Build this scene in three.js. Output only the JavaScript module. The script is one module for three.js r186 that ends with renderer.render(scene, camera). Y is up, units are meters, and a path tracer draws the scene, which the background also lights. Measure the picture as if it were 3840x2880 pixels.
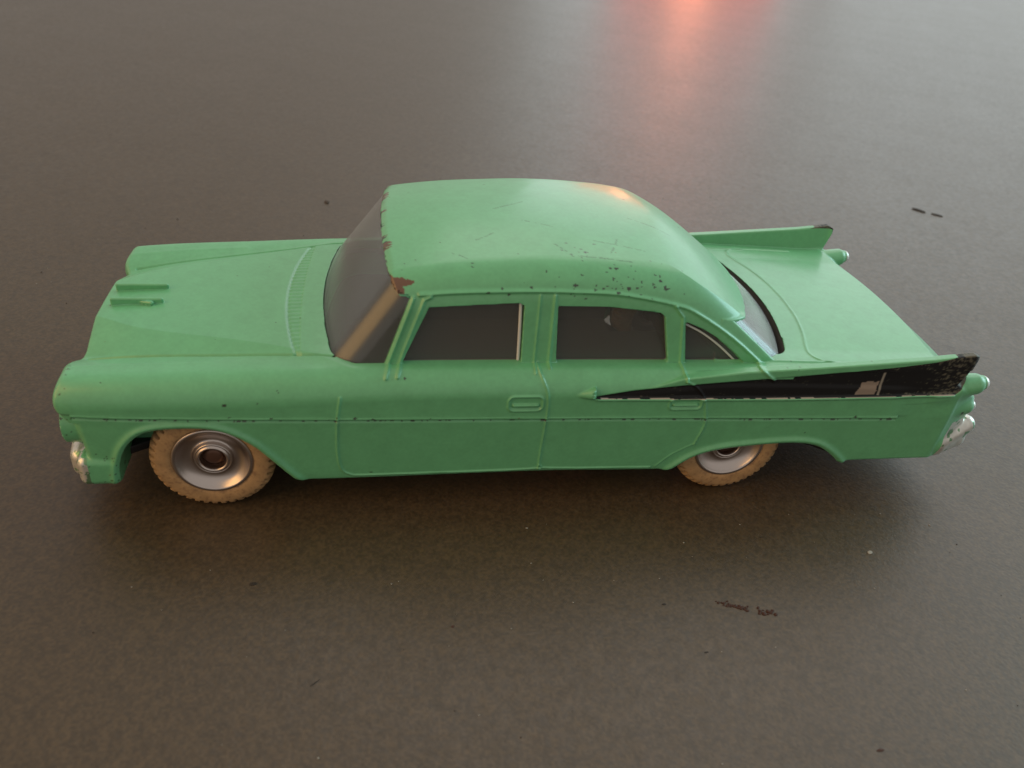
import * as THREE from 'three';
import { RectAreaLightUniformsLib } from 'three/addons/lights/RectAreaLightUniformsLib.js';

// ------------------------------------------------------------------ camera
const MM = 0.001;
const scene = new THREE.Scene();
const camera = new THREE.PerspectiveCamera(50.998, 4 / 3, 0.005, 20);
camera.position.set(-8.914 * MM, 69.734 * MM, 95.042 * MM);
{
  const right = new THREE.Vector3(0.98735291, 0.0779419, 0.13805536), up = new THREE.Vector3(0.01321511, 0.82731158, -0.56158784);
  const back = new THREE.Vector3(-0.15798603, 0.55630981, 0.81581849);
  camera.quaternion.setFromRotationMatrix(new THREE.Matrix4().makeBasis(right, up, back));
}
camera.focus = 0.108; camera.userData.fStop = 42;
scene.add(camera);

// ------------------------------------------------------------------ light: dim room, cool window behind right, warm lamp on the left
const EXPOSURE = 1.05;
scene.background = new THREE.Color().setRGB(0.485, 0.465, 0.44);      // the unlit rest of the room
RectAreaLightUniformsLib.init();
const renderer = new THREE.WebGLRenderer({ antialias: true });
renderer.toneMapping = THREE.LinearToneMapping;
renderer.toneMappingExposure = EXPOSURE;
renderer.shadowMap.enabled = true;

function rng(seed) { let s = seed >>> 0; return () => { s = (s + 0x6d2b79f5) | 0; let t = Math.imul(s ^ (s >>> 15), 1 | s); t = (t + Math.imul(t ^ (t >>> 7), 61 | t)) ^ t; return ((t ^ (t >>> 14)) >>> 0) / 4294967296; }; }
const taken = new Map();
function numbered(name) { const n = taken.get(name) ?? 0; taken.set(name, n + 1); return n ? `${name}_${String(n).padStart(3, '0')}` : name; }
function thing(name, label, category, group) {
  const o = new THREE.Group(); o.name = numbered(name); scene.add(o);
  o.userData = { label, category }; if (group) o.userData.group = group;
  return o;
}
function part(name, geometry, material, parent, label) {
  const m = new THREE.Mesh(geometry, material); m.name = name; m.castShadow = m.receiveShadow = true; parent.add(m);
  if (label) m.userData.label = label;
  return m;
}
const lin = (r, g, b) => new THREE.Color().setRGB(r, g, b);
const std = (o) => new THREE.MeshStandardMaterial(o), phys = (o) => new THREE.MeshPhysicalMaterial(o);
function facing(o, from, to) { o.position.set(...from); o.lookAt(new THREE.Vector3(...to)); }

// a glowing panel in a frame, with an area light just in front of its glowing face (local +z)
function glowingPanel(name, label, category, at, to, w, h, glow, color, strength, bars, frameColor) {
  const o = thing(name, label, category); facing(o, at, to);
  const frame = std({ color: frameColor, roughness: 0.6 });
  const t = 0.04, d = 0.05;
  for (const [x, y, bw, bh] of [[0, h / 2 + t / 2, w + 2 * t, t], [0, -h / 2 - t / 2, w + 2 * t, t], [-w / 2 - t / 2, 0, t, h], [w / 2 + t / 2, 0, t, h]]) {
    const m = part('frame', new THREE.BoxGeometry(bw, bh, d), frame, o); m.position.set(x, y, 0);
  }
  const n = bars + 1, pw = (w - bars * t) / n;
  for (let i = 0; i < n; i++) {
    const px = -w / 2 + pw / 2 + i * (pw + t);
    const g = part('pane', new THREE.BoxGeometry(pw, h, 0.006), std({ color: 0x222222, emissive: color, emissiveIntensity: glow, roughness: 0.5 }), o); g.position.set(px, 0, -0.012);
    if (i < bars) { const b = part('mullion', new THREE.BoxGeometry(t, h, d * 0.8), frame, o); b.position.set(px + pw / 2 + t / 2, 0, 0); }
    const l = new THREE.RectAreaLight(color, strength, pw, h); l.name = name + '_glow'; l.position.set(px, 0, -0.006); l.rotation.y = Math.PI; o.add(l);
  }
  return o;
}
// lookAt on a Group turns +z towards the target; a RectAreaLight shines along its own -z, hence the half turn above
glowingPanel('window', 'wide daylight window beyond the far side of the table', 'window', [0.6, 1.5, -1.1], [0.02, 0.0, 0], 1.8, 1.1, 0.5, lin(1.0, 0.98, 0.93), 1.35, 2, lin(0.5, 0.5, 0.48));
glowingPanel('window', 'bluish daylight window beyond the right corner of the table', 'window', [1.1, 0.56, -1.35], [0.05, 0.02, 0], 2.0, 1.05, 0.3, lin(0.88, 0.98, 1.0), 1.35, 2, lin(0.5, 0.5, 0.48));
glowingPanel('window', 'narrow cool light panel added out of view straight off the tail of the toy car', 'window', [1.5, 0.6, -0.2], [0.05, 0.02, 0], 0.7, 0.8, 0.4, lin(0.62, 0.95, 1.0), 7, 1, lin(0.5, 0.5, 0.48));  // added panel, not a known window: puts cool highlights on tail-facing edges
glowingPanel('paper_lamp', 'warm square paper lamp standing off the left end of the table', 'lamp', [-1.05, 0.6, 0.3], [0, 0.0, 0], 1.0, 0.95, 0.4, lin(1.0, 0.62, 0.28), 2.4, 0, lin(0.2, 0.12, 0.06));

// ------------------------------------------------------------------ small numeric helpers (all body work below is in millimetres)
function lut(pts, lo = -52, hi = 76, step = 0.25) {                   // smooth curve through points, sampled once
  const n = Math.round((hi - lo) / step) + 1, out = new Float64Array(n), k = pts.length;
  const m = pts.map((p, i) => { const a = pts[Math.max(0, i - 1)], b = pts[Math.min(k - 1, i + 1)]; return (b[1] - a[1]) / (b[0] - a[0]); });
  for (let i = 0; i < n; i++) {
    const x = lo + i * step; let j = 0;
    if (x <= pts[0][0]) { out[i] = pts[0][1]; continue; }
    if (x >= pts[k - 1][0]) { out[i] = pts[k - 1][1]; continue; }
    while (x > pts[j + 1][0]) j++;
    const h = pts[j + 1][0] - pts[j][0], t = (x - pts[j][0]) / h, t2 = t * t, t3 = t2 * t;
    out[i] = (2 * t3 - 3 * t2 + 1) * pts[j][1] + (t3 - 2 * t2 + t) * h * m[j] + (3 * t2 - 2 * t3) * pts[j + 1][1] + (t3 - t2) * h * m[j + 1];
  }
  return (x) => { const f = (x - lo) / step; if (f <= 0) return out[0]; if (f >= n - 1) return out[n - 1]; const i = f | 0, t = f - i; return out[i] * (1 - t) + out[i + 1] * t; };
}
const clamp = (x, a, b) => (x < a ? a : x > b ? b : x);
const sstep = (a, b, x) => { const t = clamp((x - a) / (b - a), 0, 1); return t * t * (3 - 2 * t); };
const rmax = (a, b, r) => { const u = a + r, v = b + r; if (u <= 0 || v <= 0) return Math.max(a, b); return Math.sqrt(u * u + v * v) - r; };
const smin = (a, b, k) => { const h = k - Math.abs(a - b); return h <= 0 ? Math.min(a, b) : Math.min(a, b) - (h * h) / (4 * k); };
const smax = (a, b, k) => -smin(-a, -b, k);
function spline(pts, n = 8) {                                          // Catmull-Rom through 2-D points
  const out = [], at = (i) => pts[clamp(i, 0, pts.length - 1)];
  for (let i = 0; i < pts.length - 1; i++) for (let j = 0; j < n; j++) {
    const t = j / n, a = at(i - 1), b = at(i), c = at(i + 1), d = at(i + 2);
    out.push([0, 1].map((k) => 0.5 * (2 * b[k] + (c[k] - a[k]) * t + (2 * a[k] - 5 * b[k] + 4 * c[k] - d[k]) * t * t + (3 * b[k] - a[k] - 3 * c[k] + d[k]) * t * t * t)));
  }
  out.push(pts[pts.length - 1]);
  return out;
}
function polyline(pts) {                                               // distance to an open line, with a quick way out
  const n = pts.length - 1, P = new Float64Array(pts.flat());
  const box = [Math.min(...pts.map((p) => p[0])), Math.max(...pts.map((p) => p[0])), Math.min(...pts.map((p) => p[1])), Math.max(...pts.map((p) => p[1]))];
  return (x, y) => {
    if (x < box[0] - 1.2 || x > box[1] + 1.2 || y < box[2] - 1.2 || y > box[3] + 1.2) return 9;
    let best = 81;
    for (let i = 0; i < n; i++) {
      const ax = P[2 * i], ay = P[2 * i + 1], bx = P[2 * i + 2] - ax, by = P[2 * i + 3] - ay, px = x - ax, py = y - ay;
      const t = clamp((px * bx + py * by) / (bx * bx + by * by), 0, 1), dx = px - t * bx, dy = py - t * by, d = dx * dx + dy * dy;
      if (d < best) best = d;
    }
    return Math.sqrt(best);
  };
}
function polygon(pts, far = 3) {                                       // signed distance to a closed outline, negative inside
  const n = pts.length, P = new Float64Array(pts.flat());
  const box = [Math.min(...pts.map((p) => p[0])), Math.max(...pts.map((p) => p[0])), Math.min(...pts.map((p) => p[1])), Math.max(...pts.map((p) => p[1]))];
  return (x, y) => {
    const out = Math.max(box[0] - x, x - box[1], box[2] - y, y - box[3]);
    if (out > far) return out;
    let best = 1e9, sign = 1;
    for (let i = 0, j = n - 1; i < n; j = i++) {
      const ax = P[2 * i], ay = P[2 * i + 1], ex = P[2 * j] - ax, ey = P[2 * j + 1] - ay, px = x - ax, py = y - ay;
      const t = clamp((px * ex + py * ey) / (ex * ex + ey * ey), 0, 1), dx = px - t * ex, dy = py - t * ey, d = dx * dx + dy * dy;
      if (d < best) best = d;
      const c1 = y >= ay, c2 = y < P[2 * j + 1], c3 = ex * py > ey * px;
      if ((c1 && c2 && c3) || (!c1 && !c2 && !c3)) sign = -sign;
    }
    return sign * Math.sqrt(best);
  };
}
const bead = (d, w) => { const t = d / w; return t > 3 ? 0 : Math.exp(-t * t); };
// distance to a tapered rod from a to b
function rod(x, y, z, ax, ay, az, bx, by, bz, ra, rb) {
  const ex = bx - ax, ey = by - ay, ez = bz - az, px = x - ax, py = y - ay, pz = z - az;
  const t = clamp((px * ex + py * ey + pz * ez) / (ex * ex + ey * ey + ez * ez), 0, 1);
  return Math.hypot(px - t * ex, py - t * ey, pz - t * ez) - (ra + (rb - ra) * t);
}
const boxd = (x, y, z, cx, cy, cz, hx, hy, hz, r) => {
  const a = Math.abs(x - cx) - hx + r, b = Math.abs(y - cy) - hy + r, c = Math.abs(z - cz) - hz + r;
  return Math.hypot(Math.max(a, 0), Math.max(b, 0), Math.max(c, 0)) + Math.min(Math.max(a, b, c), 0) - r;
};

// ------------------------------------------------------------------ the die-cast body as one implicit shape; x runs nose (-) to tail (+), z is taken as |z|
const halfWidth = lut([[-45, 18.4], [-42, 18.9], [-36, 19.3], [-20, 19.7], [0, 19.9], [25, 20.0], [45, 20.2], [62, 20.3], [63.3, 20.3], [63.9, 20.05], [66, 19.2], [69, 17.6]]);
const hoodY = lut([[-45, 18.5], [-43, 18.8], [-40, 19.05], [-30, 19.5], [-20, 19.9], [-16, 20.0], [-10, 19.8], [0, 19.7], [36, 19.5], [45, 19.2], [55, 18.8], [64, 18.3], [68, 18]]);
const hoodRidge = lut([[-43, 4.5], [-37, 8.0], [-25, 11.6], [-18, 14.2], [-12, 18]]);
const fenderY = lut([[-45, 18.0], [-36.7, 18.5], [-27.5, 18.9], [-16, 19.4], [0, 19.6], [25, 19.4], [36, 19.2], [45, 18.9], [63, 18.2]]);
const shoulderR = lut([[-45, 2.8], [-20, 3.0], [-5, 2.6], [22, 2.4], [32, 1.3], [70, 1.0]]);
const sillY = lut([[-45, 4.4], [-39, 4.6], [-18, 4.3], [10, 4.8], [26, 4.5], [52, 5.3], [63, 5.4], [69, 5.4]]);
const trimY = lut([[-42, 14.25], [-14.6, 13.85], [10, 13.55], [30, 13.2], [56, 12.75]]);
const roofY = lut([[-12, 29.7], [-7.7, 30.5], [-2, 31.3], [4, 31.75], [11.4, 32.05], [19.2, 31.75], [24.6, 31.1], [29.7, 29.75], [32.6, 28.4], [36.1, 26.1], [40, 23.3], [45, 20.4]]);
const archFront = polygon(spline([[-39.4, 1], [-39.0, 6.2], [-38.5, 8.2], [-37.5, 10.2], [-35.7, 11.9], [-33.1, 12.6], [-29.3, 12.7], [-26.5, 12.0], [-23.9, 10.2], [-22.1, 8.1], [-19.1, 4.3], [-16.4, 1]], 5));
const archRear = polygon(spline([[24, 1], [27, 4.2], [29.6, 6.6], [32.4, 7.8], [36.7, 8.5], [42.0, 8.9], [45.3, 8.6], [47.6, 7.6], [50.4, 5.2], [53, 1.5]], 5));
const frontWindow = polygon([[-3.75, 26.3], [6.4, 26.85], [7.0, 26.5], [7.0, 19.4], [6.6, 19.1], [-6.7, 19.1], [-6.9, 19.4]]);
const rearWindow = polygon([[10.9, 26.5], [17, 26.4], [23.2, 25.7], [23.8, 25.2], [24.9, 19.6], [24.5, 19.25], [11.6, 19.35], [11.2, 19.7]]);
const quarterWindow = polygon([...spline([[26.4, 24.6], [29.4, 23.3], [32.4, 21.3], [35.3, 18.75]], 5), [34.9, 18.55], [27.3, 18.6]]);
const dripRail = polyline(spline([[-4.8, 27.7], [0, 28.05], [7.9, 28.25], [14, 28.15], [18.8, 27.85], [25, 26.65], [28, 25.45], [32.9, 22.35], [37.6, 18.6]], 4));
const pillarA1 = polyline([[-8.6, 18.9], [-5.5, 27.3]]), pillarA2 = polyline([[-7.3, 19.0], [-6.4, 21.6], [-4.3, 27.2], [-3.6, 27.5]]);
const pillarB1 = polyline([[8.55, 19.2], [8.75, 27.8]]), pillarB2 = polyline([[10.3, 19.6], [10.45, 27.8]]);
const pillarC = polyline([[24.9, 26.5], [26.0, 25.2], [26.1, 24.3], [26.6, 18.6]]);
const doorLine1 = polyline(spline([[-13.7, 16.9], [-14.1, 13.8], [-14.3, 9.2], [-14.0, 6.4], [-13.0, 5.35], [-11, 5.15], [0, 5.3], [9.4, 5.5], [10.0, 6.2]], 4));
const doorLine2 = polyline(spline([[8.9, 19.6], [9.5, 18.4], [10.0, 16.9], [10.15, 13.3], [10.0, 6.1], [10.5, 5.6], [16, 5.35], [24.5, 5.2]], 4));
const doorLine3 = polyline(spline([[26.6, 18.6], [27.9, 17.8], [29.2, 16.2], [30.0, 13.4], [30.2, 11.9], [29.6, 9.0]], 4));
const doorLine4 = polyline(spline([[29.6, 9.0], [27.0, 7.3], [25.2, 5.3]], 3));
const deckLine = polyline(spline([[47.2, 0], [46.9, 5], [46.0, 9.5], [44.9, 12.9], [44.6, 14.8], [45.4, 16.2], [48, 17.0], [56, 17.1]], 5));
const hoodLine = polyline([[-42.2, 11.6], [-31, 13.0], [-21.7, 14.2], [-14.4, 15.4]]);
const browLine = polyline([[-43.4, 14.4], [-36, 14.9], [-28, 15.2]]);
const finOutline = polygon([[20, 17], [26, 18.9], [34, 19.85], [43, 20.4], [51, 20.95], [58, 21.45], [63.2, 22.05], [64.0, 21.7], [64.0, 20.9], [63.4, 19.0], [62.2, 16.5], [62.3, 15.4], [58, 14.8], [30, 14.8], [20, 15.5]]);
const flashOutline = polygon([[15.0, 16.6], [20, 17.35], [26.2, 18.0], [32.3, 18.5], [40, 19.15], [46, 19.7], [53.7, 20.5], [58, 21.1], [63.0, 22.3], [65.5, 22.3], [65, 18.8], [62.6, 16.3], [40, 16.15], [28, 16.25], [15.2, 16.45]]);
const mouldingLine = polyline([[16, 16.35], [28, 16.15], [40, 16.05], [62.3, 16.2]]);
const handleFront = (x, y) => boxd(x, y, 0, 7.45, 15.85, 0, 2.05, 1.0, 1, 0.7), handleRear = (x, y) => boxd(x, y, 0, 27.0, 15.55, 0, 2.05, 0.85, 1, 0.6);
const WHEELS = [-28.75, 35.25], WHEEL_R = 7.15, WHEEL_OUT = 18.5;

function sideFrontRear(x, y, z) { // cabin without its roof: side and windscreen, side and rear window
  const yc = y < 19 ? 19 : y;
  const side = z - 17.35 + (yc - 19) * 0.14;
  const front = (-17.35 + (yc - 19) * 0.768 + 0.0085 * z * z - x) * 0.8;
  const rear = (x - 44.1 + (yc - 19) * 1.28 + 0.0125 * z * z) * 0.61;
  return [side, front, rear];
}
function roofTop(x, y, z) { return (y - roofY(x) + 0.0062 * z * z) * (0.97 - 0.17 * sstep(17, 27, x)); }
let gSF = 0, gSR = 0, gTop = 0;
function cabin(x, y, z) {
  const yc = y < 19 ? 19 : y;
  const side = z - 17.35 + (yc - 19) * 0.14;
  const front = (-17.35 + (yc - 19) * 0.768 + 0.0085 * z * z - x) * 0.8;
  const rear = (x - 44.1 + (yc - 19) * 1.28 + 0.0125 * z * z) * 0.61;
  gSF = rmax(side, front, 3.2); gSR = rmax(side, rear, 3.1);
  gTop = roofTop(x, y, z);
  const cap = rmax(side, gTop, 3.4);
  return Math.max(smax(cap, gSR, 0.8), gSF, rmax(gTop, front, 0.35), rmax(gTop, rear, 2.2));
}
function bodyTop(x, z) {
  const over = z - hoodRidge(x), hood = hoodY(x) - 0.0016 * z * z - (over > 0 ? 0.3 * over : 0);
  const dz = z - 16.4, fender = fenderY(x) - (dz < 0 ? 0.05 : 0.035) * dz * dz;
  return smax(hood, fender, 0.5);
}
function body(x, y, z0) {
  const z = z0 < 0 ? -z0 : z0;
  // lower body
  const under = trimY(x) - y;
  let W = halfWidth(x) - (under > 0 ? under * 0.05 + (y < 6 ? (6 - y) * (6 - y) * 0.05 : 0) : -0.22 * sstep(0, 0.5, -under) * sstep(58, 54, x));
  let f = rmax(z - W, y - bodyTop(x, z), shoulderR(x));
  f = rmax(f, sillY(x) - y, 0.5);
  const brow = sstep(9.5, 14.0, z);
  const nose = y > 13.2 ? -43.1 + 0.0015 * z * z - brow * (1.6 - 0.16 * (y - 15.8) * (y - 15.8)) : -43.2 + 0.004 * z * z + (13.2 - y) * 0.06 - 0.7 * brow;
  f = rmax(f, (nose - x) * 0.95, y > 13.2 ? 0.4 : 0.7);
  const tail = 63.9 + clamp((18.0 - y) * 1.4, 0, 5.4) - 0.0042 * z * z;
  f = rmax(f, x - tail, 0.45);
  // tail fins
  if (x > 15 && y > 12 && z > 12) {
    const fo = finOutline(x, y), th = 0.85 - 0.07 * Math.max(0, y - 17), zc = halfWidth(x) + 0.05 - th;
    f = smin(f, rmax(fo, Math.abs(z - zc) - th, 0.2), 0.15);
  }
  // tail lamp pods, rear bumper wing
  if (x > 52) {
    f = smin(f, rod(x, y, z, 60.5, 15.9, 18.3, 66.0, 16.8, 18.8, 2.0, 1.4), 0.7);
    f = Math.min(f, rod(x, y, z, 65.8, 16.85, 18.8, 67.0, 16.95, 18.8, 1.1, 1.0));
    f = smin(f, rod(x, y, z, 63, 12.9, 18.0, 66.5, 13.1, 18.4, 1.6, 1.15), 0.6);
    f = Math.min(f, rod(x, y, z, 66.2, 13.1, 18.4, 67.2, 13.15, 18.4, 0.95, 0.8));
    f = smin(f, rod(x, y, z, 64.6, 7.4, 18.1, 68.9, 9.2, 17.3, 1.9, 1.35), 0.4);
    f = smin(f, rod(x, y, z, 64.8, 6.6, 18.0, 67.8, 7.3, 17.4, 1.6, 1.6), 0.5);
    f = smin(f, boxd(x, y, z, 65.0, 7.4, 0, 2.6, 2.1, 17.4, 1.2), 0.4);
  }
  // front bumper, headlamp surrounds, grille bars
  if (x < -36) {
    const curve = 0.006 * z * z;
    f = smin(f, boxd(x - curve, y, z, -45.0, 6.1, 0, 1.5, 1.9, 17.6, 1.2), 0.25);
    f = smin(f, boxd(x, y, z, -41.4, 6.2, 17.5, 2.2, 2.0, 1.55, 1.0), 0.3);
    const hl = Math.hypot(y - 11.6, z - 15.2);
    f = smin(f, Math.max(hl - 2.9, Math.abs(x + 43.2) - 1.2), 0.3);
    f = Math.max(f, -Math.max(hl - 2.25, -44.1 - x, x + 43.4 - 0.3));
    if (z < 11.8) f = Math.max(f, -rmax(boxd(x, y, z, -44, 12, 0, 2.4, 3.2, 11.4, 0.5), 0, 0.01));
    if (z < 12) f = Math.min(f, boxd(x - curve, y, z, -42.6, 12.3, 0, 0.9, 0.55, 11.4, 0.4), boxd(x, y, z, -42.4, 11, 3.5, 0.5, 2.8, 0.35, 0.2), boxd(x, y, z, -42.4, 11, 7.5, 0.5, 2.8, 0.35, 0.2));
  }
  // cabin shell
  let rearFrame = 9;
  if (x > -20 && x < 48 && y > 5) {
    const g = cabin(x, y, z), front = gSF, rear = gSR, top = gTop;
    const xa = -8.95 + (y - 18.9) * 0.37;
    if (y > 17.5) {
      let shell = Math.max(g, -(g + 1.0), 18.2 - y);
      if (y > 18.2) {
        const lip = 30.2 - 0.0062 * z * z - (z > 12 ? (z - 12) * (z - 12) * 0.1 : 0), openF = Math.max(x - xa, -(front + 1.3), top + 0.45, y - lip, 18.4 - y);
        const zr = 16.4 - (y - 19) * 0.15, openR = Math.max(31.5 - x, -(rear + 1.9), z - zr, y - 23.3 - 0.0035 * z * z);
        rearFrame = openR;
        shell = Math.max(shell, -openF, -openR);
        if (z > 11) {
          let w = Math.min(frontWindow(x, y), rearWindow(x, y), quarterWindow(x, y));
          shell = Math.max(shell, -Math.max(w, 11 - z));
        }
      }
      // hollow in the body top under the cabin
      let hole = g + 1.0;
      if (x < -7) hole = Math.min(hole, Math.max(g + 0.3, x - xa)); else if (x > 34) hole = Math.min(hole, Math.max(rmax(g + 0.02, z - 15.6, 2.2), 37.4 - x));
      f = Math.max(f, -hole);
      f = Math.min(f, shell);
    } else {
      let hole = Math.max(g + 0.9, 6.5 - y);
      if (x < -7) hole = Math.min(hole, Math.max(g + 0.3, x + 8, 14 - y)); else if (x > 34) hole = Math.min(hole, Math.max(rmax(g + 0.02, z - 15.6, 2.2), 37.4 - x, 14 - y));
      f = Math.max(f, -hole);
    }
  }
  // wheel arches and wells
  if (y < 16 && z > 10) {
    const a = x < 5 ? archFront(x, y) : archRear(x, y);
    const lip = 0.34 * bead(Math.abs(a - 0.45), 0.42) * (z > 17 ? 1 : 0) * sstep(3.6, 5.2, y);
    f -= lip;
    const cx = x < 5 ? WHEELS[0] : WHEELS[1], well = Math.max(Math.hypot(x - cx, y - WHEEL_R) - 8.4, 12.3 - z, z - 18.75);
    f = Math.max(f, -Math.min(Math.max(a, 12.3 - z), well));
  }
  if (x < -34 && y > 17.5 && y < 21.5 && z < 4) {                    // two bars of the bonnet ornament
    const bar = z0 < 0 ? boxd(x, y, z, -38.9, 19.3, 1.75, 3.2, 0.6, 0.25, 0.2) : Math.min(boxd(x, y, z, -38.7, 19.3, 2.05, 3.1, 0.6, 0.25, 0.2), rod(x, y, z, -38.2, 19.4, 2.2, -36.9, 19.45, 2.6, 0.2, 0.28));
    f = smin(f, bar, 0.06);
  }
  // raised and sunk detail, only worth computing near the surface
  if (f < 0.7 && f > -0.7) {
    let d = 0;
    if (z > 13.5) {
      if (y > 18.3) {
        d += 0.26 * bead(dripRail(x, y), 0.2);
        d += 0.26 * bead(pillarA1(x, y), 0.2) + 0.28 * bead(pillarA2(x, y), 0.2);
        d += 0.18 * bead(pillarB1(x, y), 0.14) + 0.28 * bead(pillarB2(x, y), 0.18) + 0.24 * bead(pillarC(x, y), 0.17) + (x > 31 ? 0.16 * bead(Math.abs(rearFrame - 0.3), 0.2) : 0);
      }
      if (z > 16.5 && y < 19.8) {
        d += 0.17 * (bead(doorLine1(x, y), 0.14) + bead(doorLine2(x, y), 0.14) + bead(doorLine3(x, y), 0.15)) + 0.07 * bead(doorLine4(x, y), 0.15);
        if (x > -42.6 && x < 55.8) d += 0.25 * bead(Math.abs(under + 0.12), 0.2) - 0.17 * bead(Math.abs(under - 0.3), 0.15);
        if (y > 13.5) {
          if (x > 13) {
            if (z > halfWidth(x) - 0.9) d -= 0.16 * sstep(0.15, -0.2, flashOutline(x, y));
            if (x < 62.6) d += 0.26 * bead(mouldingLine(x, y), 0.22);
            // little spear that starts the fin
            if (x < 19) f = smin(f, Math.max(rod(x, y, z, 12.6, 16.7, 19.75, 15.7, 17.1, 20.1, 0.05, 0.85), x - 15.6), 0.15);
          }
          const h = x < 15 ? handleFront(x, y) : handleRear(x, y);
          if (h < 1) d += 0.16 * bead(Math.abs(h), 0.15) - 0.1 * sstep(-0.1, -0.35, h) + 0.3 * sstep(0.3, 0.1, Math.abs(y - (x < 15 ? 15.6 : 15.3))) * sstep(-0.4, -0.6, h);
        }
      }
    }
    if (y > 16.5 && y < 21) {
      if (x > 40 && z < 18) d += 0.13 * bead(deckLine(x, z), 0.18);
      if (x < -13) {
        d -= 0.24 * bead(hoodLine(x, z), 0.15) - 0.05 * bead(browLine(x, z), 0.4);
        const cx = -20.7 + 0.0092 * z * z, u = x - cx, wl = 1.9 - 0.006 * z * z;
        if (z < 14.8 && u > -0.6 && u < 2.4) {
          const m = sstep(-0.1, 0.12, u) * sstep(wl, wl - 0.2, u);
          d -= 0.12 * bead(Math.abs(u), 0.2) + m * (0.09 + 0.06 * Math.cos(z * 6.9));
        }
      }
    }
    f -= d;
    f -= 0.005 * (Math.sin(x * 0.9 + 1.3 * Math.sin(y * 0.7)) * Math.sin(z0 * 0.8 + y * 0.6) + Math.sin(x * 2.3 + z0 * 1.7) * Math.sin(y * 2.1 - x * 0.5) * 0.5);
  }
  return f;
}
// clear plastic glazing, a thin sheet that follows the cabin
const frontGlass = polygon([[-4.4, 27.2], [7.7, 27.6], [7.7, 18.4], [-7.7, 18.4]]), rearGlass = polygon([[10.2, 27.2], [17, 27.2], [24.4, 26.2], [25.7, 18.5], [10.4, 18.6]]);
const quarterGlass = polygon([[25.7, 25.4], [29.7, 24.1], [33.0, 21.9], [36.6, 18.0], [26.4, 17.9]]);
function glazing(x, y, z0) {
  const z = Math.abs(z0), g = cabin(x, y, z), front = gSF, rear = gSR, top = gTop;
  const xa = -8.6 + (y - 18.9) * 0.37;
  const windscreen = Math.max(Math.abs(front + 0.55) - 0.22, x - xa, top + 0.3, g + 0.2, 17.6 - y);
  const back = Math.max(Math.abs(rear + 0.85) - 0.22, 31 - x, g + 0.45, z - 16.5 + (y - 19) * 0.15, 16.6 - y);
  const sides = Math.max(Math.abs(z - 17.35 + (Math.max(y, 19) - 19) * 0.14 + 1.2) - 0.2, Math.min(frontGlass(x, y), rearGlass(x, y), quarterGlass(x, y)));
  return Math.min(windscreen, back, sides);
}

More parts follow.
